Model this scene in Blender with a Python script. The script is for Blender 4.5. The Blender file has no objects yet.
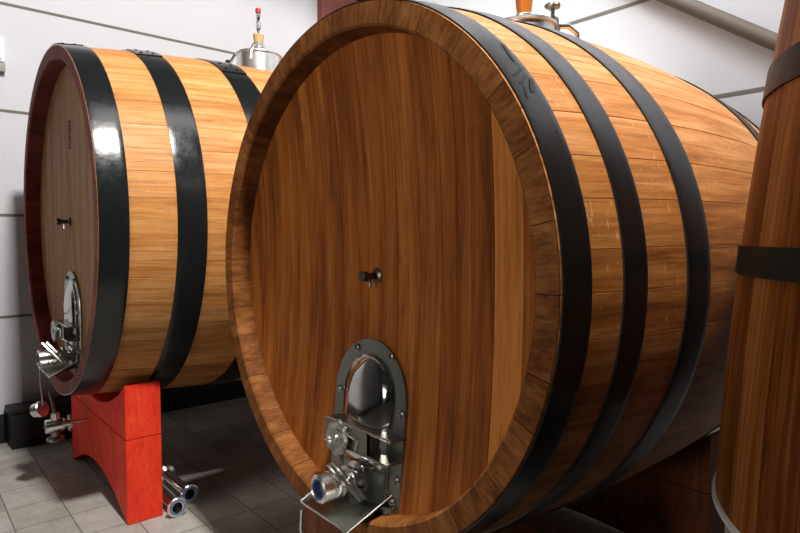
import bpy, bmesh, math, random
from mathutils import Vector, Matrix
random.seed(7)
SC = bpy.context.scene
COL = SC.collection
PI = math.pi

# ------------------------------------------------------------------ materials
def nt(name):
    m = bpy.data.materials.new(name); m.use_nodes = True
    t = m.node_tree; b = t.nodes['Principled BSDF']
    return m, t, b

def node(t, kind, **kw):
    n = t.nodes.new(kind)
    for k, v in kw.items(): setattr(n, k, v)
    return n

def math_node(t, op, a, b=None, c=None):
    n = node(t, 'ShaderNodeMath', operation=op)
    for i, v in enumerate((a, b, c)):
        if v is None: continue
        if isinstance(v, (int, float)): n.inputs[i].default_value = v
        else: t.links.new(v, n.inputs[i])
    return n.outputs[0]

def ramp(t, fac, stops):
    r = node(t, 'ShaderNodeValToRGB')
    e = r.color_ramp.elements
    while len(e) < len(stops): e.new(0.5)
    for el, (p, c) in zip(e, stops): el.position = p; el.color = (*c, 1)
    t.links.new(fac, r.inputs[0])
    return r.outputs[0]

def mixc(t, fac, a, b, mode='MIX'):
    n = node(t, 'ShaderNodeMix', data_type='RGBA', blend_type=mode)
    for sock, v in ((n.inputs[0], fac), (n.inputs[6], a), (n.inputs[7], b)):
        if isinstance(v, (int, float)): sock.default_value = v
        elif isinstance(v, tuple): sock.default_value = (*v, 1)
        else: t.links.new(v, sock)
    return n.outputs[2]

def noise(t, vec, scale, detail=5, rough=.6, dist=0.):
    n = node(t, 'ShaderNodeTexNoise')
    n.inputs['Scale'].default_value = scale; n.inputs['Detail'].default_value = detail
    n.inputs['Roughness'].default_value = rough; n.inputs['Distortion'].default_value = dist
    t.links.new(vec, n.inputs['Vector'])
    return n.outputs['Fac']

def scaled(t, vec, s):
    n = node(t, 'ShaderNodeMapping'); n.inputs['Scale'].default_value = s
    t.links.new(vec, n.inputs['Vector'])
    return n.outputs[0]

def uv(t): return node(t, 'ShaderNodeTexCoord').outputs['UV']
def objc(t): return node(t, 'ShaderNodeTexCoord').outputs['Object']

def bump(t, b, h, strength, dist=.004):
    n = node(t, 'ShaderNodeBump'); n.inputs['Strength'].default_value = strength
    n.inputs['Distance'].default_value = dist
    t.links.new(h, n.inputs['Height']); t.links.new(n.outputs[0], b.inputs['Normal'])

def wood(name, dark, mid, light, tone=.35, rough=.5, fleck=0., gu=45., gv=2.2, spec=.2, stain=0., pale=None, lines=.38):
    """u runs across the plank, v along the grain, both in metres"""
    m, t, b = nt(name)
    w = uv(t)
    g1 = noise(t, scaled(t, w, (gu, gv, 1)), 1., 6, .62, .35)
    g2 = noise(t, scaled(t, w, (gu*.22, gv*.35, 1)), 1., 3, .5, 1.1)
    g3 = noise(t, scaled(t, w, (gu*4.5, gv*3.5, 1)), 1., 3, .6)
    at = node(t, 'ShaderNodeAttribute', attribute_name='tone').outputs['Fac']
    v = math_node(t, 'MULTIPLY_ADD', g1, .62, math_node(t, 'MULTIPLY', g2, .55))
    v = math_node(t, 'MULTIPLY_ADD', g3, .34, v)
    v = math_node(t, 'MULTIPLY_ADD', math_node(t, 'SUBTRACT', v, .755), 1.55, .5)
    v = math_node(t, 'MULTIPLY_ADD', math_node(t, 'SUBTRACT', at, .5), tone, v)
    c = ramp(t, v, [(.2, dark), (.5, mid), (.80, light)] + ([(1., pale)] if pale else []))
    # darker annual lines and pores along the grain
    ln = noise(t, scaled(t, w, (gu*1.9, gv*.9, 1)), 1., 4, .6, .8)
    lf = ramp(t, ln, [(.53, (0, 0, 0)), (.64, (1, 1, 1))])
    c = mixc(t, math_node(t, 'MULTIPLY', lf, lines), c, tuple(x*.8 for x in dark))
    pore = noise(t, scaled(t, w, (gu*7, gv*5, 1)), 1., 2, .5)
    pf = math_node(t, 'LESS_THAN', pore, .34)
    c = mixc(t, math_node(t, 'MULTIPLY', pf, .35), c, tuple(x*.45 for x in dark))
    if fleck:
        fl = noise(t, scaled(t, w, (16, 60, 1)), 1., 2, .5, 1.6)
        gate = noise(t, scaled(t, w, (5, 3, 1)), 1., 2)
        ff = math_node(t, 'MULTIPLY', math_node(t, 'GREATER_THAN', fl, .66), math_node(t, 'GREATER_THAN', gate, .5))
        c = mixc(t, math_node(t, 'MULTIPLY', ff, fleck), c, tuple(min(1, x*1.5+.06) for x in light))
    if stain:
        s = noise(t, scaled(t, w, (7, 3, 1)), 1., 4, .65, .5)
        sf = ramp(t, s, [(.56, (0, 0, 0)), (.72, (1, 1, 1))])
        c = mixc(t, math_node(t, 'MULTIPLY', sf, stain), c, tuple(x*.55 for x in dark))
    t.links.new(c, b.inputs['Base Color'])
    b.inputs['Roughness'].default_value = rough
    b.inputs['Specular IOR Level'].default_value = spec
    bump(t, b, math_node(t, 'MULTIPLY_ADD', g1, .6, math_node(t, 'MULTIPLY', g3, .5)), .25, .003)
    return m

def paint(name, col, rough, var=.25, scale=9., bstr=.15, spec=.5, chips=None):
    m, t, b = nt(name)
    o = objc(t)
    n = noise(t, o, scale, 6, .65, .3)
    c = mixc(t, math_node(t, 'MULTIPLY', n, var), col, tuple(x*.35 for x in col))
    if chips:
        k = noise(t, o, scale*5, 4, .7)
        c = mixc(t, math_node(t, 'MULTIPLY', math_node(t, 'GREATER_THAN', k, .7), .5), c, chips)
    t.links.new(c, b.inputs['Base Color'])
    r = math_node(t, 'MULTIPLY_ADD', noise(t, o, scale*2.2, 5, .7), .3, rough-.15)
    t.links.new(r, b.inputs['Roughness'])
    b.inputs['Specular IOR Level'].default_value = spec
    bump(t, b, noise(t, o, scale*3, 5, .7), bstr, .004)
    return m

def metal(name, col, rough, brush=0., bscale=(3, 3, 120)):
    m, t, b = nt(name)
    b.inputs['Metallic'].default_value = 1
    o = objc(t)
    n = noise(t, scaled(t, o, bscale), 1., 4, .6)
    c = mixc(t, math_node(t, 'MULTIPLY', n, .3), col, tuple(x*.5 for x in col))
    t.links.new(c, b.inputs['Base Color'])
    t.links.new(math_node(t, 'MULTIPLY_ADD', n, .18, rough-.08), b.inputs['Roughness'])
    if brush: bump(t, b, n, brush, .001)
    return m

def plain(name, col, rough=.5, metallic=0., trans=0., ior=1.45):
    m, t, b = nt(name)
    n = noise(t, objc(t), 30, 3)
    t.links.new(mixc(t, math_node(t, 'MULTIPLY', n, .2), col, tuple(x*.6 for x in col)), b.inputs['Base Color'])
    b.inputs['Roughness'].default_value = rough; b.inputs['Metallic'].default_value = metallic
    b.inputs['Transmission Weight'].default_value = trans; b.inputs['IOR'].default_value = ior
    return m

M = {}
M['oak_side'] = wood('oak_side', (.20, .062, .012), (.44, .165, .038), (.59, .285, .105), .26, .5, .35, 26, 1.6)
M['oak_pale'] = wood('oak_pale', (.26, .095, .020), (.53, .225, .060), (.63, .335, .135), .26, .5, .12, 26, 1.6, stain=.25)
M['oak_head'] = wood('oak_head', (.085, .021, .003), (.25, .071, .012), (.40, .140, .028), .32, .55, .10, 23, 1.1, spec=.12, stain=.35, pale=(.56, .205, .042), lines=.26)
M['oak_head_grey'] = wood('oak_head_grey', (.16, .072, .028), (.32, .165, .075), (.42, .235, .12), .22, .6, 0, 40, 1.6, spec=.12)
M['oak_rim'] = wood('oak_rim', (.085, .027, .007), (.19, .067, .017), (.30, .122, .036), .22, .6, 0, 30, 9, spec=.08)
M['oak_vat'] = wood('oak_vat', (.10, .027, .005), (.26, .080, .017), (.40, .155, .042), .25, .55, .05, 50, 1.8, spec=.1)
M['rim_red'] = wood('rim_red', (.10, .016, .012), (.165, .028, .020), (.25, .055, .04), .2, .6, 0, 30, 6)
M['red_block'] = wood('red_block', (.62, .030, .012), (.80, .046, .018), (.90, .08, .035), .1, .55, 0, 10, 5)
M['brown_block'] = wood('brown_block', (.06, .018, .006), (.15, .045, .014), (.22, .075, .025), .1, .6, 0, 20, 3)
M['hoop_black'] = paint('hoop_black', (.010, .012, .012), .21, .3, 10, .2, .48)
M['hoop_grey'] = paint('hoop_grey', (.006, .007, .007), .33, .3, 8, .15, .48, (.03, .03, .03))
M['mark_black'] = plain('mark_black', (.012, .012, .012), .7)
M['chrome'] = metal('chrome', (.88, .88, .86), .24)
M['steel'] = metal('steel', (.33, .34, .30), .30, .15)
M['steel_polished'] = metal('steel_polished', (.62, .61, .58), .09)
M['steel_dark'] = metal('steel_dark', (.25, .25, .23), .3, .1)
M['steel_light'] = metal('steel_light', (.80, .80, .78), .34)
M['steel_plain'] = metal('steel_plain', (.52, .53, .49), .36)
M['hoop_vat'] = paint('hoop_vat', (.018, .021, .019), .5, .3, 8, .15, .15)
M['bolt'] = metal('bolt', (.35, .35, .33), .3)
M['bronze'] = metal('bronze', (.13, .12, .09), .38)
M['cork'] = plain('cork', (.55, .36, .16), .8)
M['amber'] = plain('amber', (.36, .105, .010), .35)
M['red_plastic'] = plain('red_plastic', (.55, .02, .03), .4)
M['glass'] = plain('glass', (.93, .95, .96), .03, 0, 1.)
M['white_plastic'] = plain('white_plastic', (.82, .84, .86), .45)
M['grey_plastic'] = plain('grey_plastic', (.30, .31, .27), .5)
M['black_plastic'] = plain('black_plastic', (.012, .011, .010), .6)
M['blue_gasket'] = plain('blue_gasket', (.10, .16, .35), .4)
M['joint'] = plain('joint', (.16, .155, .13), .8)
M['column_red'] = paint('column_red', (.20, .045, .030), .5, .3, 6)
M['shadow_brown'] = paint('shadow_brown', (.16, .13, .105), .6, .3, 6)  # shade tone of the bar that stands for a shadow on the wall
M['lit_edge'] = plain('lit_edge', (.85, .84, .82), .4)  # white colour stands in for light along the base edge of the vat
M['dark_gap'] = plain('dark_gap', (.02, .012, .006), .9)

def wall_mat():
    m, t, b = nt('white_plaster')
    o = objc(t)
    n = noise(t, o, 2.2, 7, .6); n2 = noise(t, o, 26, 5, .7)
    c = mixc(t, math_node(t, 'MULTIPLY', n, .30), (.62, .62, .65), (.52, .51, .52))
    spots = math_node(t, 'GREATER_THAN', noise(t, o, 17, 2, .5), .745)
    c = mixc(t, math_node(t, 'MULTIPLY', spots, .25), c, (.35, .33, .3))
    t.links.new(c, b.inputs['Base Color']); b.inputs['Roughness'].default_value = .85
    b.inputs['Specular IOR Level'].default_value = .15
    bump(t, b, math_node(t, 'MULTIPLY_ADD', n2, .5, n), .25, .01)
    return m
M['wall'] = wall_mat()

def floor_mat():
    m, t, b = nt('floor_tiles')
    o = objc(t)
    mp = node(t, 'ShaderNodeMapping'); mp.inputs['Location'].default_value = (.044, -.492, 0)
    mp.vector_type = 'POINT'
    t.links.new(o, mp.inputs['Vector'])
    sx = node(t, 'ShaderNodeSeparateXYZ'); t.links.new(mp.outputs[0], sx.inputs[0])
    def line(sock, size, half):
        f = math_node(t, 'FRACT', math_node(t, 'DIVIDE', sock, size))
        d = math_node(t, 'SUBTRACT', .5, math_node(t, 'ABSOLUTE', math_node(t, 'SUBTRACT', f, .5)))
        return math_node(t, 'LESS_THAN', math_node(t, 'MULTIPLY', d, size), half)
    g = math_node(t, 'MAXIMUM', line(sx.outputs[0], .332, .0035), line(sx.outputs[1], .292, .0035))
    wn = node(t, 'ShaderNodeTexWhiteNoise', noise_dimensions='2D')
    cb = node(t, 'ShaderNodeCombineXYZ')
    t.links.new(math_node(t, 'FLOOR', math_node(t, 'DIVIDE', sx.outputs[0], .332)), cb.inputs[0])
    t.links.new(math_node(t, 'FLOOR', math_node(t, 'DIVIDE', sx.outputs[1], .292)), cb.inputs[1])
    t.links.new(cb.outputs[0], wn.inputs['Vector'])
    n = noise(t, o, 6, 7, .65, .4); n2 = noise(t, scaled(t, o, (30, 60, 1)), 1., 4, .7)
    v = math_node(t, 'MULTIPLY_ADD', n, .6, math_node(t, 'MULTIPLY', n2, .4))
    v = math_node(t, 'MULTIPLY_ADD', math_node(t, 'SUBTRACT', wn.outputs['Value'], .5), .14, v)
    c = ramp(t, v, [(.3, (.25, .232, .20)), (.5, (.355, .335, .30)), (.72, (.46, .44, .40))])
    c = mixc(t, g, c, (.13, .12, .10))
    t.links.new(c, b.inputs['Base Color'])
    b.inputs['Roughness'].default_value = .62; b.inputs['Specular IOR Level'].default_value = .3
    bump(t, b, math_node(t, 'SUBTRACT', math_node(t, 'MULTIPLY', n2, .3), g), .3, .004)
    return m
M['floor'] = floor_mat()

# ------------------------------------------------------------------ mesh helpers
class MB:
    def __init__(s): s.v = []; s.f = []; s.uv = []; s.tone = []; s.mi = []; s.smooth = []
    def face(s, pts, uvs=None, tone=.5, smooth=True):
        i = len(s.v); s.v += [tuple(p) for p in pts]; s.f.append(list(range(i, i+len(pts))))
        s.uv.append(uvs or [(p[0], p[2]) for p in pts]); s.tone.append(tone); s.smooth.append(smooth)
    def grid(s, rows, uvs=None, tone=.5, smooth=True, closed=False):
        """rows: list of lists of points"""
        i = len(s.v); n = len(rows[0])
        for r in rows: s.v += [tuple(p) for p in r]
        for a in range(len(rows)-1):
            for k in range(n if closed else n-1):
                k2 = (k+1) % n
                s.f.append([i+a*n+k, i+a*n+k2, i+(a+1)*n+k2, i+(a+1)*n+k])
                if uvs: s.uv.append([uvs[a][k], uvs[a][k2], uvs[a+1][k2], uvs[a+1][k]])
                else:
                    s.uv.append([(q[0]+q[1]*.7, q[2]) for q in (rows[a][k], rows[a][k2], rows[a+1][k2], rows[a+1][k])])
                s.tone.append(tone); s.smooth.append(smooth)
    def cap(s, ring, tone=.5, smooth=False):
        s.face(ring, None, tone, smooth)
    def box(s, lo, hi, tone=.5, bev=0.):
        x0, y0, z0 = lo; x1, y1, z1 = hi
        bm = bmesh.new()
        bmesh.ops.create_cube(bm, size=1)
        for v in bm.verts:
            v.co = Vector(((x0+x1)/2+v.co.x*(x1-x0), (y0+y1)/2+v.co.y*(y1-y0), (z0+z1)/2+v.co.z*(z1-z0)))
        if bev: bmesh.ops.bevel(bm, geom=list(bm.edges), offset=bev, segments=2, affect='EDGES', profile=.6)
        s.bm(bm, tone)
    def bm(s, bm, tone=.5, smooth=False, mat=None):
        if mat is not None: bm.transform(mat)
        bm.normal_update()
        for f in bm.faces:
            n = f.normal; ax = max(range(3), key=lambda k: abs(n[k]))
            P = [tuple(v.co) for v in f.verts]
            U = [{0: (p[1], p[2]), 1: (p[0], p[2]), 2: (p[1], p[0])}[ax] for p in P]
            s.face(P, U, tone, smooth)
        bm.free()
    def lathe(s, prof, mat=Matrix(), n=32, caps=True, smooth=True, tone=.5):
        """prof: (r, h) list, axis = local Z of mat"""
        rows = []
        for r, h in prof:
            rows.append([mat @ Vector((r*math.cos(2*PI*k/n), r*math.sin(2*PI*k/n), h)) for k in range(n)])
        s.grid(rows, None, tone, smooth, closed=True)
        if caps:
            if prof[0][0] > 1e-5: s.cap(list(reversed(rows[0])), tone)
            if prof[-1][0] > 1e-5: s.cap(rows[-1], tone)
    def tube(s, pts, r, n=12, caps=True, closed=False):
        pts = [Vector(p) for p in pts]; rows = []; up = None
        N = len(pts)
        for i, p in enumerate(pts):
            if closed: d = pts[(i+1) % N]-pts[i-1]
            else: d = pts[min(i+1, N-1)]-pts[max(i-1, 0)]
            d.normalize()
            if up is None:
                up = Vector((0, 0, 1)) if abs(d.z) < .9 else Vector((1, 0, 0))
            a = d.cross(up).normalized(); up = a.cross(d).normalized()
            rr = r[i] if isinstance(r, (list, tuple)) else r
            rows.append([p+a*rr*math.cos(2*PI*k/n)+up*rr*math.sin(2*PI*k/n) for k in range(n)])
        if closed: rows.append(rows[0])
        s.grid(rows, closed=True)
        if caps and not closed: s.cap(list(reversed(rows[0]))); s.cap(rows[-1])
    def prism(s, poly, y0, y1, tone=.5, bev=0.):
        """poly in XZ extruded along Y"""
        bm = bmesh.new()
        a = [bm.verts.new((x, y0, z)) for x, z in poly]
        f = bm.faces.new(a)
        r = bmesh.ops.extrude_face_region(bm, geom=[f])
        for v in r['geom']:
            if isinstance(v, bmesh.types.BMVert): v.co.y = y1
        bmesh.ops.recalc_face_normals(bm, faces=bm.faces)
        if bev:
            bm.normal_update()
            e = [e for e in bm.edges if len(e.link_faces) == 2 and e.calc_face_angle() > .7]
            bmesh.ops.bevel(bm, geom=e, offset=bev, segments=2, affect='EDGES')
        s.bm(bm, tone)
    def build(s, name, mat, parent=None, weld=True, sharp=35):
        me = bpy.data.meshes.new(name)
        me.from_pydata(s.v, [], s.f)
        u = me.uv_layers.new(name='UVMap')
        i = 0
        for p, us in zip(me.polygons, s.uv):
            for k, li in enumerate(p.loop_indices): u.data[li].uv = us[k]
        at = me.attributes.new('tone', 'FLOAT', 'FACE')
        at.data.foreach_set('value', s.tone)
        me.polygons.foreach_set('use_smooth', s.smooth)
        bm = bmesh.new(); bm.from_mesh(me)
        if weld: bmesh.ops.remove_doubles(bm, verts=bm.verts, dist=1e-5)
        bmesh.ops.recalc_face_normals(bm, faces=bm.faces)
        bm.to_mesh(me); bm.free()
        try: me.set_sharp_from_angle(angle=math.radians(sharp))
        except Exception: pass
        me.materials.append(M[mat])
        o = bpy.data.objects.new(name, me); COL.objects.link(o)
        if parent: o.parent = parent
        return o

def thing(name, label, cat, loc=(0, 0, 0), group=None):
    o = bpy.data.objects.new(name, None); COL.objects.link(o)
    o.empty_display_size = .1
    o.location = loc; o['label'] = label; o['category'] = cat
    if group: o['group'] = group
    return o
def tag(o, label, cat, group=None):
    o['label'] = label; o['category'] = cat
    if group: o['group'] = group
    return o
def struct(o): o['kind'] = 'structure'; return o

def frame(p, z, x=(1, 0, 0)):
    """matrix with local Z along z at p"""
    z = Vector(z).normalized(); x = Vector(x)
    if abs(z.dot(x.normalized())) > .95: x = Vector((0, 0, 1))
    y = z.cross(x).normalized(); x = y.cross(z)
    m = Matrix((x, y, z)).transposed().to_4x4(); m.translation = Vector(p)
    return m

# ------------------------------------------------------------------ cask
def cask_profile(R, RB, L):
    return lambda y: R+(RB-R)*(1-((y-L/2)/(L/2))**2)

def cask_body(name, mat, R, RB, L, nst, dep, th, up, parent):
    """closed barrel wall made of staves; groove between the staves"""
    pr = cask_profile(R, RB, L); mb = MB(); NY = 30
    rnd = random.Random(3)
    a = 0.; edges = []
    ws = [rnd.uniform(.75, 1.3) for _ in range(nst)]; tot = sum(ws)
    for w in ws: edges.append((a, a+w/tot*2*PI)); a += w/tot*2*PI
    for k, (t0, t1) in enumerate(edges):
        tone = rnd.random(); off = k*3.71
        e = .0018/R
        ths = [t0, t0+e, t0+(t1-t0)*.33, t0+(t1-t0)*.67, t1-e, t1]; dr = [-.002, 0, 0, 0, 0, -.002]
        rows = []; us = []
        for j in range(NY+1):
            y = L*j/NY; r = pr(y)
            rows.append([((r+d)*math.cos(t), y, up+(r+d)*math.sin(t)) for t, d in zip(ths, dr)])
            us.append([(off+R*(t-t0), y+k*1.3) for t in ths])
        mb.grid(rows, us, tone)
    return mb.build(name, mat, parent)

def cask_rim(name, mat, R, th, dep, nb, up, parent, y=0., sgn=1):
    mb = MB(); rnd = random.Random(5)
    a = 0.; ws = [rnd.uniform(.7, 1.4) for _ in range(nb)]; tot = sum(ws)
    for k, w in enumerate(ws):
        t0 = a; t1 = a+w/tot*2*PI; a = t1; tone = rnd.random(); e = .0012
        N = 5
        for sec in range(3):
            # outer bevel + flat end, chamfer, inner wall
            pr = [[(R+.002, .012), (R-.003, 0.0), (R-th*.9, 0.0)], [(R-th*.9, 0), (R-th, .008)], [(R-th, .008), (R-th-.006, dep+.03)]][sec]
            rows = []; us = []
            for (r, yy) in pr:
                ths = [t0+e, *[t0+(t1-t0)*q/N for q in range(1, N)], t1-e]
                rows.append([(r*math.cos(t), y+sgn*yy, up+r*math.sin(t)) for t in ths])
                us.append([(k*2.3+R*(t-t0), k*.7+r+yy) for t in ths])
            mb.grid(rows, us, tone, smooth=True)
    # dark backing ring just under the joints
    return mb.build(name, mat, parent, sharp=25)

def cask_head(name, mat, R, y, bounds, tones, up, parent, sgn=1, dish=0.):
    mb = MB()
    for k in range(len(bounds)-1):
        xa, xb = bounds[k], bounds[k+1]; tone = tones[k]
        xa = max(xa, -R+.002); xb = min(xb, R-.002)
        g = .0014
        xs = [xa, xa+g]+[xa+(xb-xa)*q/6 for q in range(1, 6)]+[xb-g, xb]
        ds = [.004, 0, 0, 0, 0, 0, 0, 0, .004]
        NZ = 12; rows = []; us = []
        for j in range(NZ+1):
            row = []; u = []
            for x, d in zip(xs, ds):
                zm = math.sqrt(max(R*R-x*x, 0)); z = -zm+2*zm*j/NZ
                row.append((x, y+sgn*(d+dish*(1-min(1, (x*x+z*z)/(R*R)))), up+z)); u.append((k*2.9+x, z+k*.83))
            rows.append(row); us.append(u)
        mb.grid(rows, us, tone)
    return mb.build(name, mat, parent)

def cask_hoop(R, RB, L, y0, y1, up, mat, parent, seam, t=.006):
    pr = cask_profile(R, RB, L); mb = MB(); n = 120
    prof = [(pr(y0)-.004, y0), (pr(y0)+t, y0), (pr(y0)+t+.001, y0+.004)]
    for q in range(1, 5):
        y = y0+(y1-y0)*q/5; prof.append((pr(y)+t+.001, y))
    prof += [(pr(y1)+t+.001, y1-.004), (pr(y1)+t, y1), (pr(y1)-.004, y1)]
    rows = [[(r*math.cos(2*PI*k/n), y, up+r*math.sin(2*PI*k/n)) for k in range(n)] for r, y in prof]
    mb.grid(rows, None, .5, True, closed=True)
    o = mb.build('hoop', mat, parent)
    # overlapping strap end with its rivets
    ov = MB(); a0, a1 = seam, seam+.20/R
    rw = []
    for q in range(9):
        a = a0+(a1-a0)*q/8
        tt = t+.0065
        rw.append([((pr(y)+d)*math.cos(a), y, up+(pr(y)+d)*math.sin(a)) for y, d in ((y0+.002, t), (y0+.002, tt), ((y0+y1)/2, tt), (y1-.002, tt), (y1-.002, t))])
    ov.grid(rw); ov.cap(rw[0]); ov.cap(rw[-1])
    ov.build('strap_end', mat, o)
    for a in (a0+.05/R, a0+.15/R):
        for yy in (y0+(y1-y0)*.28, y0+(y1-y0)*.72):
            rv = MB(); r = pr(yy)+t+.0055
            d = Vector((math.cos(a), 0, math.sin(a)))
            rv.lathe([(.011, 0), (.010, .003), (.006, .005), (0.0005, .006)], frame(Vector((r*d.x, yy, up+r*d.z)), d), 10)
            rv.build('rivet', mat, o)
    return o

def arch(w, zt, zb, n=20):
    """arch outline (x, z) from bottom right over the top to bottom left"""
    zc = zt-w
    p = [(w, zb)]
    p += [(w*math.cos(PI*k/n), zc+w*math.sin(PI*k/n)) for k in range(n+1)]
    p.append((-w, zb))
    return p

def manhole(parent, ox, zt, hy, up, sc=1., tray_len=.225, slope=0.):
    """steel door plate on the head: ox = centre, zt = top of plate rel. to axis, hy = head face"""
    def W(x, d, z): return (ox+x*sc, hy+slope*z-d*sc, up+zt+z*sc)
    def Wv(v): return Vector(W(*v))
    Hh = .66
    fl = MB()
    out = arch(.228, 0, -Hh); 
    rows = []
    inn = arch(.160, -.062, -Hh)
    bt = .014
    rows = [[W(x, 0, z) for x, z in out], [W(x, bt*.7, z) for x, z in out], [W(x*.985, bt, z) for x, z in out], [W(x, bt, z) for x, z in inn]]
    fl.grid(rows, smooth=False)
    fl.face([W(x, bt, z) for x, z in inn], smooth=False)
    flange = fl.build('manhole_plate', 'steel', parent, sharp=25)
    bd = MB()
    bead = [W(x, bt, z) for x, z in arch(.150, -.068, -Hh+.03, 28)]
    bd.tube(bead, .010*sc, 10)
    bd.build('door_bead', 'steel_polished', flange)
    dm = MB(); rows = []; cz = -.30
    base = arch(.142, -.076, -.50, 30); base = base+[(-.07, -.505), (0, -.506), (.07, -.505)]
    for q in range(11):
        s = 1-q/10*.985
        hgt = bt+.004+.034*math.sqrt(max(0, 1-s*s))
        rows.append([W(x*s, hgt, cz+(z-cz)*s) for x, z in base])
    dm.grid(rows, closed=True); dm.cap(rows[-1], smooth=True)
    dm.build('door', 'steel_polished', flange, sharp=60)
    for x, z in [(-.098, -.047), (.12, -.052), (-.198, -.235), (.203, -.255), (-.198, -.43), (.202, -.50), (.185, -.585), (-.198, -.575)]:
        b = MB(); m = frame(W(x, bt, z), (0, -1, 0))
        b.lathe([(.017*sc, 0), (.017*sc, .004), (.012*sc, .006), (.012*sc, .011), (.008*sc, .015), (.0005, .016)], m, 12)
        b.build('bolt', 'bolt', flange)
    # lug at the foot of the plate
    lg = MB(); lg.box(W(.150, .034, -.65), W(.205, bt, -.60), bev=.004)
    lg.lathe([(.012*sc, 0), (.012*sc, .008), (.0005, .010)], frame(W(.178, .034, -.625), (0, -1, 0)), 12)
    lg.build('hinge_lug', 'steel', flange)
    # clamp bar: a channel across the door
    cb = MB(); z0, z1 = -.428, -.335
    cb.box(W(-.180, .082, z0), W(.10, .076, z1))                     # web
    cb.box(W(-.180, .082, z1-.006), W(.235, .012, z1))               # upper leg
    cb.box(W(-.180, .082, z0), W(.225, .012, z0+.006))               # lower leg
    cb.box(W(.094, .080, z0), W(.10, .014, z1))
    bar = cb.build('clamp_bar', 'steel_dark', parent)
    rods = MB(); rods.tube([W(-.180, .083, z1), W(.235, .083, z1)], .005*sc, 8)
    rods.tube([W(-.180, .083, z0), W(.225, .083, z0)], .005*sc, 8)
    rods.build('rod', 'chrome', bar)
    hk = MB(); hk.tube([W(-.05, .088, z1-.004), W(-.03, .095, z1-.03), W(.02, .092, z1-.035), W(.045, .088, z1-.04), W(.03, .088, z0+.01)], .007*sc, 8)
    hk.build('latch', 'chrome', bar)
    # handwheel
    hw = MB(); n = 48; c = (-.075, .0, -.392)
    def ringpt(r, d, k):
        a = 2*PI*k/n; rr = r*(1+.07*math.cos(8*a)) if r > .04 else r
        return W(c[0]+rr*math.cos(a), d, c[2]+rr*math.sin(a))
    prof = [(.010, .084), (.016, .087), (.060, .088), (.068, .093), (.068, .104), (.061, .110), (.044, .106), (.040, .103), (.036, .103), (.033, .107), (.016, .107), (.014, .114), (.008, .117), (.001, .117)]
    hw.grid([[ringpt(r, d, k) for k in range(n)] for r, d in prof], closed=True)
    hw.build('handwheel', 'steel_plain', parent, sharp=40)
    st = MB(); st.lathe([(.009*sc, 0), (.009*sc, .075)], frame(W(c[0], bt, c[2]), (0, -1, 0)), 12)
    st.build('spindle', 'chrome', bar)
    # outlet valve
    vz = -.555; vx = -.03
    vb = MB(); m = frame(W(vx, bt, vz), (0, -1, 0))
    vb.lathe([(r*sc, h*sc) for r, h in [(.064, 0), (.064, .010), (.040, .012), (.040, .040), (.058, .043), (.058, .056), (.045, .058), (.045, .095), (.057, .098), (.057, .112),
              (.048, .115), (.048, .126), (.056, .128), (.056, .140), (.047, .143), (.055, .147), (.055, .190), (.045, .195), (.040, .192), (.040, .13)]], m, 36, caps=False)
    vb.lathe([(.0005, .131*sc), (.040*sc, .13*sc)], m, 36, caps=False)
    val = vb.build('outlet_valve', 'chrome', parent, sharp=30)
    gk = MB(); gk.lathe([(.040*sc, .160*sc), (.040*sc, .188*sc), (.034*sc, .188*sc), (.034*sc, .160*sc)], m, 28, caps=False)
    gk.build('gasket', 'blue_gasket', val)
    # lever: two flat bars over the valve
    lv = MB()
    for off in (0, .026):
        p0 = Vector(W(-.010+off*.3, .160+off, -.455)); p1 = Vector(W(.066+off*.3, .050+off, -.600))
        d = (p1-p0).normalized(); s = Vector((0, 1, 0)).cross(d).normalized(); b_ = d.cross(s)
        bm = bmesh.new(); bmesh.ops.create_cube(bm, size=1)
        ln = (p1-p0).length
        mm = Matrix((d*ln, s*.016*sc, b_*.010*sc)).transposed().to_4x4(); mm.translation = (p0+p1)/2
        lv.bm(bm, mat=mm)
    lv.lathe([(.013*sc, 0), (.013*sc, .06*sc)], frame(W(-.02, .10, -.54), (1, 0, .25)), 14)
    lv.build('valve_lever', 'chrome', val)
    # spout tray
    tr = MB(); th = .003
    L0, R0 = -.158, .185
    def tray(off):
        rows = []
        for q in range(9):
            f = q/8; d = bt+tray_len*f
            xl = L0+.02*f; xr = R0-.012*f
            zt_l = -.560-.075*f; zt_r = -.560-.085*f; sag = -.628-.010*f
            pts = []
            for k in range(17):
                u = -1+2*k/16; x = (xl+xr)/2+(xr-xl)/2*math.copysign(abs(u)**.8, u)
                depth = (1-abs(u)**2.6)
                top = zt_l+(zt_r-zt_l)*(u+1)/2
                pts.append(W(x, d, top+(sag-top)*depth-off))
            rows.append(pts)
        return rows
    a = tray(0); b = tray(th)
    tr.grid(a); tr.grid(b)
    for e0, e1 in ((a[-1], b[-1]), ([r[0] for r in a], [r[0] for r in b]), ([r[-1] for r in a], [r[-1] for r in b])):
        tr.grid([e0, e1])
    t_ = tr.build('drip_tray', 'steel', parent, sharp=50)
    lip = MB(); lip.tube(a[-1], .0035*sc, 8); lip.tube([r[-1] for r in a], .0035*sc, 8); lip.tube([r[0] for r in a], .0035*sc, 8)
    lip.build('tray_lip', 'chrome', t_)
    return flange, val

def sample_tap(parent, x, z, hy, up, s=1.):
    mb = MB(); m = frame((x, hy, up+z), (0, -1, 0))
    mb.lathe([(r*s, h*s) for r, h in [(.032, 0), (.032, .006), (.024, .012), (.013, .014), (.012, .05), (.017, .052), (.021, .056), (.021, .078), (.017, .082), (.0005, .083)]], m, 24)
    t = mb.build('sample_tap', 'bronze', parent)
    sp = MB(); sp.tube([(x, hy-.034*s, up+z-.01*s), (x, hy-.036*s, up+z-.045*s)], .0055*s, 10)
    sp.build('spout', 'chrome', t)

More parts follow.
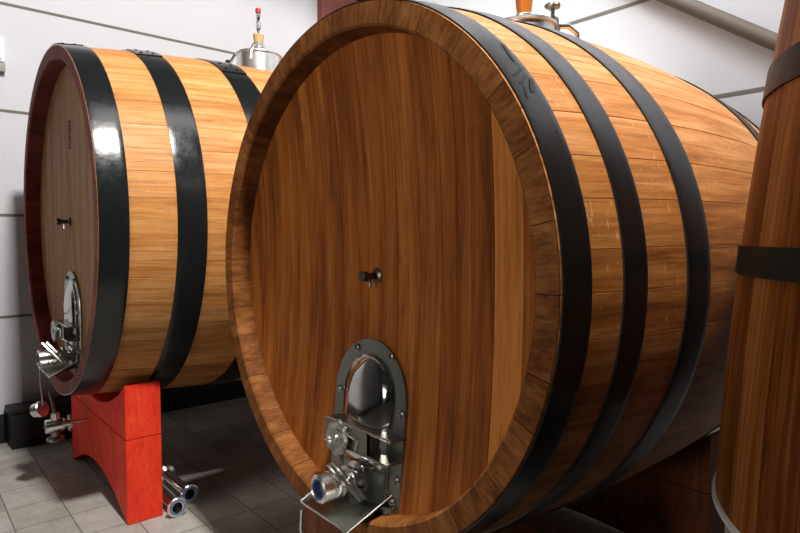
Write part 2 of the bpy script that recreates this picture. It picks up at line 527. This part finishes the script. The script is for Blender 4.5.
# ---------------- room
CAM = Vector((0, 0, 1.72))
XW, YW = -5.85, 4.67
f = MB(); f.box((-6.05, -9.0, -.1), (6.0, 4.87, 0)); struct(f.build('floor', 'floor'))
w = MB(); w.box((XW-.2, -9.0, 0), (XW, YW+.2, 7.0)); struct(w.build('wall_left', 'wall'))
w = MB(); w.box((XW, YW, 0), (6.0, YW+.2, 7.0)); struct(w.build('wall_back', 'wall'))
jz = [1.72+1.91, 1.72+1.04, 1.72+.181, 1.72-.667]
k = 0
for z in jz:
    k += 1
    j = MB(); j.box((XW-.01, -9.0, z-.011), (XW+.004, YW, z+.011)); struct(j.build('trim_%d' % k, 'joint'))
    k += 1
    j = MB(); j.box((XW+.004, YW-.004, z-.014), (6.0, YW+.01, z+.014)); struct(j.build('trim_%d' % k, 'joint'))
# steel column in the corner
c = MB()
c.box((XW+.006, 3.79, 0), (XW+.10, 3.83, 7.0)); c.box((XW+.006, 4.40, 0), (XW+.10, 4.44, 7.0)); c.box((XW+.006, 3.83, 0), (XW+.03, 4.40, 7.0))
struct(c.build('trim_9', 'column_red'))
# baseboard, dark
b = MB(); b.box((XW, -9.0, 0), (XW+.03, YW, .24), bev=.004); struct(b.build('baseboard_left', 'black_plastic'))

# ---------------- middle cask
B = Vector((-1.868, 1.292, 1.569)); R = 1.0; RB = 1.085; L = 2.38
up = RB+.012
dep = .09; th = .085
big = thing('wine_cask', 'large middle oak cask with bare brown wooden rim and three black hoops in view', 'barrel', (B.x, B.y, B.z-up))
cask_body('body', 'oak_side', R, RB, L, 46, dep, th, up, big)
cask_rim('rim', 'oak_rim', R, th, dep, 34, up, big)
cask_rim('rear_rim', 'oak_rim', R, th, dep, 34, up, big, L, -1)
bnd = [-.94, -.77, -.586, -.437, -.32, -.196, -.02, .17, .30, .42, .50, .675, .80, .94]
tn = [.45, .55, .35, .6, .5, .42, .55, .75, .5, .42, .35, 1.75, .30]
cask_head('head', 'oak_head', .932, dep, bnd, tn, up, big, 1, .08)
cask_head('rear_head', 'oak_head', .932, L-dep, bnd, tn, up, big, -1)
hb = [(.006, .115), (.255, .365), (.59, .735)]
hb += [(L-b_, L-a_) for a_, b_ in hb]
for i, (a_, b_) in enumerate(hb):
    h = cask_hoop(R, RB, L, a_, b_, up, 'hoop_grey', big, [1.25, 2.4, 2.1, 2.0, 2.2, 2.4][i])
    if i == 0:
        # dark brush strokes on the first hoop
        pr = cask_profile(R, RB, L)
        for (a0, y0, a1, y1, wd) in [(.70, .085, .79, .102, .009), (.635, .040, .67, .090, .012), (.605, .045, .64, .085, .010), (.575, .075, .63, .103, .013), (.55, .040, .60, .055, .008)]:
            s = MB(); rw = []
            for q in range(6):
                a = a0+(a1-a0)*q/5; y = y0+(y1-y0)*q/5
                wq = wd*(1-.5*abs(q/5-.4)); r = pr(y)+.0078
                rw.append([(r*math.cos(a), y-wq, up+r*math.sin(a)), ((r+.0004)*math.cos(a), y, up+(r+.0004)*math.sin(a)), (r*math.cos(a), y+wq, up+r*math.sin(a))])
            s.grid(rw); s.build('paint_mark', 'mark_black', h)
manhole(big, .028, -.257, dep+.075, up, tray_len=.195, slope=.093)
sample_tap(big, .035, -.004, dep+.08, up)
# cap hanging below the tray
cp = MB(); cp.lathe([(.03, 0), (.03, .02), (.02, .026), (.0005, .026)], frame((-.10, -.10, up-1.06), (-.4, -1, .2)), 20)
cp = cp.build('valve_cap', 'chrome', big)
ch = MB(); ch.tube([(-.10, -.10, up-1.05), (-.085, -.12, up-.99), (-.06, -.13, up-.90)], .004, 8); ch.build('chain', 'chrome', cp)

def top_hatch(parent, y, r, rc, hgt, nh):
    """lidded steel collar on top of the cask; r = surface height above base"""
    mb = MB(); z0 = r-.03; m = frame((0, y, z0), (0, 0, 1))
    mb.lathe([(rc, 0), (rc, hgt), (rc+.012, hgt+.002), (rc+.012, hgt+.014), (rc-.01, hgt+.016), (rc-.03, hgt-.01), (rc-.03, 0)], m, 40, caps=False)
    h = mb.build('hatch_collar', 'steel_light', parent, sharp=30)
    ld = MB(); z = hgt+.012
    ld.lathe([(rc-.005, z), (rc, z+.004), (rc*.8, z+.008), (rc*.45, z+.011), (.05, z+.012)], m, 40, caps=False)
    ld.build('hatch_lid', 'steel_light', h, sharp=50)
    nk = MB(); zz = z+.011
    nk.lathe([(.05, zz), (.05, zz+nh*.15), (.036, zz+nh*.25), (.036, zz+nh*.55), (.048, zz+nh*.62), (.050, zz+nh*.85), (.044, zz+nh), (.036, zz+nh), (.033, zz-.01)], m, 28, caps=False)
    nk.build('bung_neck', 'steel_light', h, sharp=30)
    return h, z0+zz+nh
def hatch_clamp(h, px, py, z, s=1.):
    c_ = MB(); c_.box((px-.030*s, py-.022*s, z), (px+.030*s, py+.022*s, z+.05*s), bev=.005)
    c_.box((px-.02*s, py-.06*s, z-.06*s), (px+.02*s, py+.05*s, z+.005), bev=.004)
    c_.build('clamp', 'steel_dark', h)
    k_ = MB(); m = frame((px, py, z+.05*s), (0, 0, 1)); n = 30
    k_.lathe([(.012*s, 0), (.012*s, .05*s), (.022*s, .055*s)], m, 16, caps=False)
    prof = [(.010, .052), (.040, .056), (.046, .066), (.040, .078), (.020, .082), (.0005, .082)]
    k_.grid([[m @ Vector((q*s*(1+(.10*math.cos(5*2*PI*k/n) if q > .03 else 0))*math.cos(2*PI*k/n), q*s*(1+(.10*math.cos(5*2*PI*k/n) if q > .03 else 0))*math.sin(2*PI*k/n), hh*s)) for k in range(n)] for q, hh in prof], closed=True)
    k_.build('clamp_knob', 'steel', h, sharp=40)

HY = 1.14
h, bz = top_hatch(big, HY, up+RB, .15, .135, .045)
hatch_clamp(h, .10, HY+.10, up+RB+.115, .85)
hn = MB(); hn.tube([(.10, HY+.13, up+RB+.12), (.13, HY+.19, up+RB+.13), (.15, HY+.24, up+RB+.10), (.15, HY+.25, up+RB+.04), (.14, HY+.23, up+RB+.01)], .014, 12)
hn.build('clamp_handle', 'chrome', h)
bung = MB()
bung.lathe([(.035, 0), (.037, .02), (.043, .07), (.043, .076), (.038, .079), (.0005, .079)], frame((B.x, B.y+HY, B.z-up+bz+.001), (0, 0, 1)), 28)
tag(bung.build('bung', 'amber'), 'amber rubber bung standing in the steel hatch on top of the middle cask', 'bung')

# ---------------- left cask
Lc = Vector((-4.355, .793, 1.810)); R2 = 1.1; RB2 = 1.2; L2 = 3.13
up2 = RB2+.012; dep2 = .10; th2 = .08
lef = thing('wine_cask', 'left oak cask with dark red painted rim, resting on the red cradle', 'barrel', (Lc.x, Lc.y, Lc.z-up2))
cask_body('body', 'oak_pale', R2, RB2, L2, 50, dep2, th2, up2, lef)
cask_rim('rim', 'rim_red', R2, th2, dep2, 36, up2, lef)['label'] = 'dark red painted rim'
cask_rim('rear_rim', 'rim_red', R2, th2, dep2, 36, up2, lef, L2, -1)
b2 = [x*1.1 for x in (-.94, -.80, -.65, -.50, -.34, -.18, -.03, .12, .27, .43, .60, .77, .94)]
t2 = [.5, .4, .6, .45, .55, .4, .62, .5, .45, .55, .4, .5]
cask_head('head', 'oak_head_grey', 1.026, dep2, b2, t2, up2, lef)
cask_head('rear_head', 'oak_head_grey', 1.026, L2-dep2, b2, t2, up2, lef, -1)
h2 = [(.0015, .145), (.385, .545), (.865, 1.04)]
h2 += [(L2-b_, L2-a_) for a_, b_ in h2]
for i, (a_, b_) in enumerate(h2):
    cask_hoop(R2, RB2, L2, a_, b_, up2, 'hoop_black', lef, [1.32, 1.12, .98, 1.1, 1.3, 1.5][i])
manhole(lef, .03, -.315, dep2, up2, 1., .17)
sample_tap(lef, .0, .01, dep2, up2)
# stamp burnt in the head: a stack of short letter-like strokes
st = MB(); rnd = random.Random(11)
for i in range(8):
    z = .645-.023*i+up2; x0 = .055
    for (dx, dz, wx, wz) in [(0, 0, .070, .008), (-.029, .006, .012, .018), (.026, .006, .012, .018), (0, .006, .010, .016)][:rnd.choice((3, 4))]:
        st.box((x0+dx-wx/2, dep2-.0015, z+dz-wz/2), (x0+dx+wx/2, dep2+.001, z+dz+wz/2))
st.build('brand_mark', 'mark_black', lef)
HY2 = 1.475
h, bz2 = top_hatch(lef, HY2, up2+RB2, .17, .175, .08)
for s in (-1, 1):
    a_ = MB(); zt = up2+RB2+.17
    a_.tube([(s*.05, HY2-.02, zt+.005), (s*.11, HY2-.08, zt+.02), (s*.16, HY2-.13, zt), (s*.18, HY2-.16, zt-.06), (s*.18, HY2-.16, zt-.11)], .012, 10)
    a_.build('clamp_arm', 'chrome', h)
kb = MB(); kb.lathe([(.02, 0), (.026, .01), (.026, .025), (.016, .032), (.0005, .032)], frame((-.195, HY2-.16, zt-.06), (-1, 0, .3)), 16)
kb.build('clamp_knob', 'black_plastic', h)
base = Vector((Lc.x, Lc.y+HY2, Lc.z-up2+bz2+.001))
al = thing('airlock', 'cork stopper with clear glass airlock and red cap on the left cask', 'airlock', base)
ck = MB(); ck.lathe([(.034, 0), (.036, .01), (.044, .065), (.041, .07), (.0005, .07)], Matrix(), 24); ck.build('cork_stopper', 'cork', al)
gt = MB(); gt.lathe([(.008, .069), (.009, .09), (.015, .11), (.022, .14), (.019, .165), (.010, .185), (.014, .20), (.017, .22), (.017, .245)], Matrix(), 20, caps=False)
gt.lathe([(.006, .069), (.007, .09), (.013, .11), (.020, .14), (.017, .165), (.008, .185), (.012, .20), (.015, .22), (.015, .245)], Matrix(), 20, caps=False)
gt.build('glass_tube', 'glass', al)
rc = MB(); rc.lathe([(.019, .240), (.022, .243), (.022, .27), (.018, .275), (.0005, .275)], Matrix(), 20); rc.build('cap', 'red_plastic', al)['label'] = 'red cap'
# chained cap under its valve
cp = MB(); m = frame((-.04, -.08, up2-1.21), (-.75, -.6, -.25))
cp.lathe([(.05, 0), (.054, .004), (.054, .02), (.046, .024), (.046, .06), (.035, .066), (.0005, .066)], m, 24)
cp = cp.build('valve_cap', 'chrome', lef)
ch = MB(); ch.tube([(-.04, -.08, up2-1.19), (-.042, -.09, up2-1.05), (-.04, -.09, up2-.95)], .005, 8); ch.build('chain', 'chrome', cp)

# ---------------- red cradle under the left cask
CY0, CY1 = 1.01, 1.215
def cradle(name, label, cx, y0, y1, half, ztop, rs, zc, mat, foot, arch_h, cat='cradle'):
    root = thing(name, label, cat, (cx, (y0+y1)/2, 0))
    ys = ((y0-y1)/2, (y1-y0)/2)
    zs = min(ztop*.595, zc-rs-.05)
    # lower piece with its two feet and the arch
    inner = []
    for q in range(0, 25):
        u = -1+q/12                                     # left to right
        x = u*(half-foot)
        z = arch_h*(1-abs(u)**2.2)**1.2
        inner.append((x, z))
    p = [(half, 0), (half, zs), (-half, zs), (-half, 0)]+inner
    lo = MB(); lo.prism(p, *ys, bev=.004); lo.build('lower_beam', mat, root)
    n = 30; a = math.asin(min(.98, (half-.012)/rs))
    arc = [(rs*math.sin(-a+2*a*q/n), zc-rs*math.cos(-a+2*a*q/n)) for q in range(n+1)]
    arc = [(x, max(z, zs+.04)) for x, z in arc]
    top = [(-half, zs+.003), (half, zs+.003), (half, arc[-1][1]-.01)]+[q for q in reversed(arc)]+[(-half, arc[0][1]-.01)]
    u_ = MB(); u_.prism(top, *ys, bev=.004); u_.build('upper_beam', mat, root)
    return root
cr = cradle('cask_cradle', 'bright red timber cradle with arched underside carrying the left cask', Lc.x, CY0, CY1, .705, .86, 1.188, Lc.z, 'red_block', .012, .18)
# hole collar for the drain pipe is part of the drain valve below
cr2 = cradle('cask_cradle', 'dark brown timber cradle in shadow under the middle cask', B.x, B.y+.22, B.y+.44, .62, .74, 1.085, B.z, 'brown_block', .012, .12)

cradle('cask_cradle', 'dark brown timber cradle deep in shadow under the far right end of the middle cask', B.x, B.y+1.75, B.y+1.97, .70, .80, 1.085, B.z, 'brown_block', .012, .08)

# ---------------- drain valve in front of the red cradle
dv = thing('drain_valve', 'chrome drain valve on a short pipe out of the dark side of the red cradle', 'valve', (-4.57, CY0, .425))
p = MB(); m = frame((0, -.0005, 0), (0, -1, 0))
p.lathe([(.017, 0), (.017, .15)], m, 18); p.build('pipe', 'chrome', dv)
p = MB(); p.lathe([(.03, .10), (.056, .102), (.056, .118), (.034, .122), (.034, .145), (.043, .15), (.048, .155), (.048, .25), (.044, .258), (.036, .262), (.028, .262), (.028, .23), (.0005, .23)], m, 28)
p.build('valve_body', 'chrome', dv)
p = MB(); p.tube([(0, -.20, .04), (0, -.20, .085)], .028, 18); p.build('valve_neck', 'chrome', dv)
p = MB(); p.tube([(0, -.20, .08), (-.01, -.21, .15), (-.02, -.225, .235)], .011, 10); p.build('valve_handle', 'steel_dark', dv)
p = MB(); p.lathe([(.026, -.04), (.026, -.075), (.052, -.08), (.056, -.086), (.056, -.10), (.050, -.106), (.038, -.106), (.034, -.085)], frame((0, -.20, 0), (0, 0, 1)), 24, caps=False); p.build('lower_ferrule', 'steel', dv)

# ---------------- loose fittings on the floor
def floor_pipe(x, y, ang, label):
    root = thing('steel_pipe', label, 'pipe', (x, y, 0), 'loose steel pipes on the floor')
    root.rotation_euler = (0, 0, ang)
    r = .034; zc = .060
    b_ = MB(); m = frame((-.03, 0, zc), (-1, 0, 0)); b_.lathe([(r, 0), (r, .42)], m, 24, caps=False); b_.lathe([(r-.004, 0), (r-.004, .42)], m, 24, caps=False); b_.build('tube', 'chrome', root)
    for x0, s in ((0, -1), (-.45, 1)):
        e = MB(); m = frame((x0, 0, zc), (s, 0, 0))
        e.lathe([(.032, .004), (.045, 0), (.056, 0), (.060, .004), (.060, .016), (.050, .024), (r+.002, .034), (r+.002, .06)], m, 32, caps=False)
        e.lathe([(.032, .004), (.030, .05)], m, 32, caps=False)
        e.build('ferrule', 'chrome', root)
        g = MB(); m2 = frame((x0-s*.001, 0, zc), (-s, 0, 0)); g.lathe([(.038, 0), (.046, 0), (.046, .003), (.038, .003), (.038, 0)], m2, 28, caps=False); g.build('gasket', 'blue_gasket', root)
    return root
floor_pipe(-3.565, 1.275, 0., 'chrome pipe on the floor touching the red cradle, nearer of the two')
floor_pipe(-3.70, 1.405, 0., 'chrome pipe on the floor just behind the one touching the red cradle')

# ---------------- dark box by the wall
bx = thing('storage_box', 'black box on the floor against the left wall, beyond the drain valve', 'box', (-5.69, 1.02, 0))
p = MB(); p.box((-.11, -.34, 0), (.11, .34, .29), bev=.012); p.build('box_body', 'black_plastic', bx)
p = MB(); p.box((-.125, -.355, .29), (.125, .355, .325), bev=.01); p.build('lid', 'black_plastic', bx)

# ---------------- electrical box at the left edge
eb = thing('junction_box', 'white plastic junction box fixed on the wall at the left edge', 'junction box', (XW, .68, 1.72+1.345))
p = MB(); p.box((.0, -.22, .075), (.07, .065, .275), bev=.008); p.box((.07, -.20, .095), (.08, .045, .255), bev=.004); p.build('cover', 'white_plastic', eb)
p = MB(); p.box((.0, -.20, 0), (.06, .07, .075), bev=.01); p.build('base', 'grey_plastic', eb)

# ---------------- slanting bar on the back wall, added in place of a shadow band
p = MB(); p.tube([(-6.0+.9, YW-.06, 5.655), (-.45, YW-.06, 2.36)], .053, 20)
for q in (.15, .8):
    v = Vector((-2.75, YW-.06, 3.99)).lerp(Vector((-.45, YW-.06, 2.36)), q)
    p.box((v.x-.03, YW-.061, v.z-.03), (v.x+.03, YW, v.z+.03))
tag(p.build('shadow_bar', 'shadow_brown'), 'added grey brown bar standing for a shadow slanting down across the white back wall', 'pipe')

# ---------------- upright vat on the right
q = .76
VX, VY = .061*q, 2.827*q
zb = 1.72-q
def vr(z):
    h = (z-zb)/q
    return (1.049-.038*h-.0318*h*h)*q
VT = 2.75
vat = thing('upright_vat', 'tall upright oak vat with black hoops cut off by the right edge', 'vat', (VX, VY, 0))
mb = MB(); rnd = random.Random(9); N = 38
for k in range(N):
    t0 = 2*PI*k/N; t1 = 2*PI*(k+1)/N; tone = rnd.random(); rows = []; us = []
    e = .002
    ths = [t0, t0+e, t0+(t1-t0)*.33, t0+(t1-t0)*.67, t1-e, t1]; dr = [-.003, 0, 0, 0, 0, -.003]
    for j in range(25):
        z = zb+(VT-zb)*j/24; r = vr(z)
        rows.append([((r+d)*math.cos(t), (r+d)*math.sin(t), z) for t, d in zip(ths, dr)])
        us.append([(k*3.1+r*(t-t0), z+k*.9) for t in ths])
    mb.grid(rows, us, tone)
mb.build('body', 'oak_vat', vat)
ld = MB(); ld.lathe([(.0005, VT-.06), (vr(VT)-.002, VT-.06)], Matrix(), 48, caps=False); ld.build('lid', 'oak_vat', vat)
bt_ = MB(); bt_.lathe([(.0005, zb+.02), (vr(zb)-.002, zb+.02)], Matrix(), 48, caps=False); bt_.build('bottom', 'oak_vat', vat)
for za, zb_ in ((.507, .623), (-.136, -.0323)):
    z0, z1 = 1.72+za*q, 1.72+zb_*q
    hp = MB(); n = 96
    prof = [(vr(z0)-.003, z0), (vr(z0)+.007, z0), (vr(z1)+.007, z1), (vr(z1)-.003, z1)]
    hp.lathe(prof, Matrix(), n, caps=False); hp.build('hoop', 'hoop_vat', vat, sharp=30)
rg = MB(); r0 = 1.056*q
rg.lathe([(r0-.05, zb-.012), (r0-.002, zb-.012), (r0+.004, zb-.006), (r0+.004, zb+.006), (r0-.008, zb+.010)], Matrix(), 96, caps=False)
rg.build('base_ring', 'lit_edge', vat)['label'] = 'ring under the wooden wall, coloured white for the light on its edge'
pl = MB(); pl.lathe([(.66, 0), (.66, zb-.014)], Matrix(), 64); pl.build('blocking_plinth', 'black_plastic', vat)  # unseen solid base, added to stop lamp light passing under the vat

# ------------------------------------------------------------------ light
wd = bpy.data.worlds.new('hall_light'); SC.world = wd; wd.use_nodes = True
t = wd.node_tree; bg = t.nodes['Background']
g = node(t, 'ShaderNodeTexCoord').outputs['Generated']
sx = node(t, 'ShaderNodeSeparateXYZ'); t.links.new(g, sx.inputs[0])
t.links.new(ramp(t, math_node(t, 'MULTIPLY_ADD', sx.outputs[2], .5, .5), [(.45, (.02, .018, .016)), (.55, (.10, .095, .09)), (1., (.55, .56, .6))]), bg.inputs['Color'])
bg.inputs['Strength'].default_value = .05

def light(name, kind, loc, target, energy, col=(1, 1, 1), **kw):
    d = bpy.data.lights.new(name, kind); d.energy = energy; d.color = col
    for k_, v_ in kw.items(): setattr(d, k_, v_)
    o = bpy.data.objects.new(name, d); COL.objects.link(o); o.location = loc
    o.rotation_euler = (Vector(target)-Vector(loc)).to_track_quat('-Z', 'Y').to_euler()
    return o
light('spot_lamp', 'SPOT', (.3, .95, 6.6), (-3.6, 2.1, 2.2), 2400, (1, .97, .94), shadow_soft_size=.22, spot_size=math.radians(63), spot_blend=.3)
light('wall_fill', 'AREA', (-1.6, 3.0, 6.0), (-1.6, 4.67, 4.8), 155, (.97, .98, 1), shape='RECTANGLE', size=7.0, size_y=.4, spread=math.radians(120))  # added area light to brighten the back wall, not a real fixture
light('tube_lamp', 'AREA', (-2.1, 2.2, 5.4), (-2.1, 2.2, 0), 34, (1, .98, .96), shape='RECTANGLE', size=.9, size_y=2.8)
light('front_fill', 'AREA', (-1.2, -7.0, 2.4), (-2.2, 1.3, 2.2), 21, (1, .93, .86), shape='RECTANGLE', size=2.2, size_y=1.6, spread=math.radians(46))  # added area light filling the cask heads from the front, no real opening

# ------------------------------------------------------------------ camera
cd = bpy.data.cameras.new('camera'); co = bpy.data.objects.new('camera', cd); COL.objects.link(co)
co.location = CAM
co.rotation_euler = Vector((-.75602628, .65261218, -.05021557)).to_track_quat('-Z', 'Y').to_euler()
cd.sensor_width = 36; cd.lens = 588.35/800*36; cd.clip_start = .05
SC.camera = co
vs = SC.view_settings
vs.view_transform = 'Standard'; vs.look = 'None'; vs.exposure = 0.; vs.gamma = 1.; vs.use_curve_mapping = False
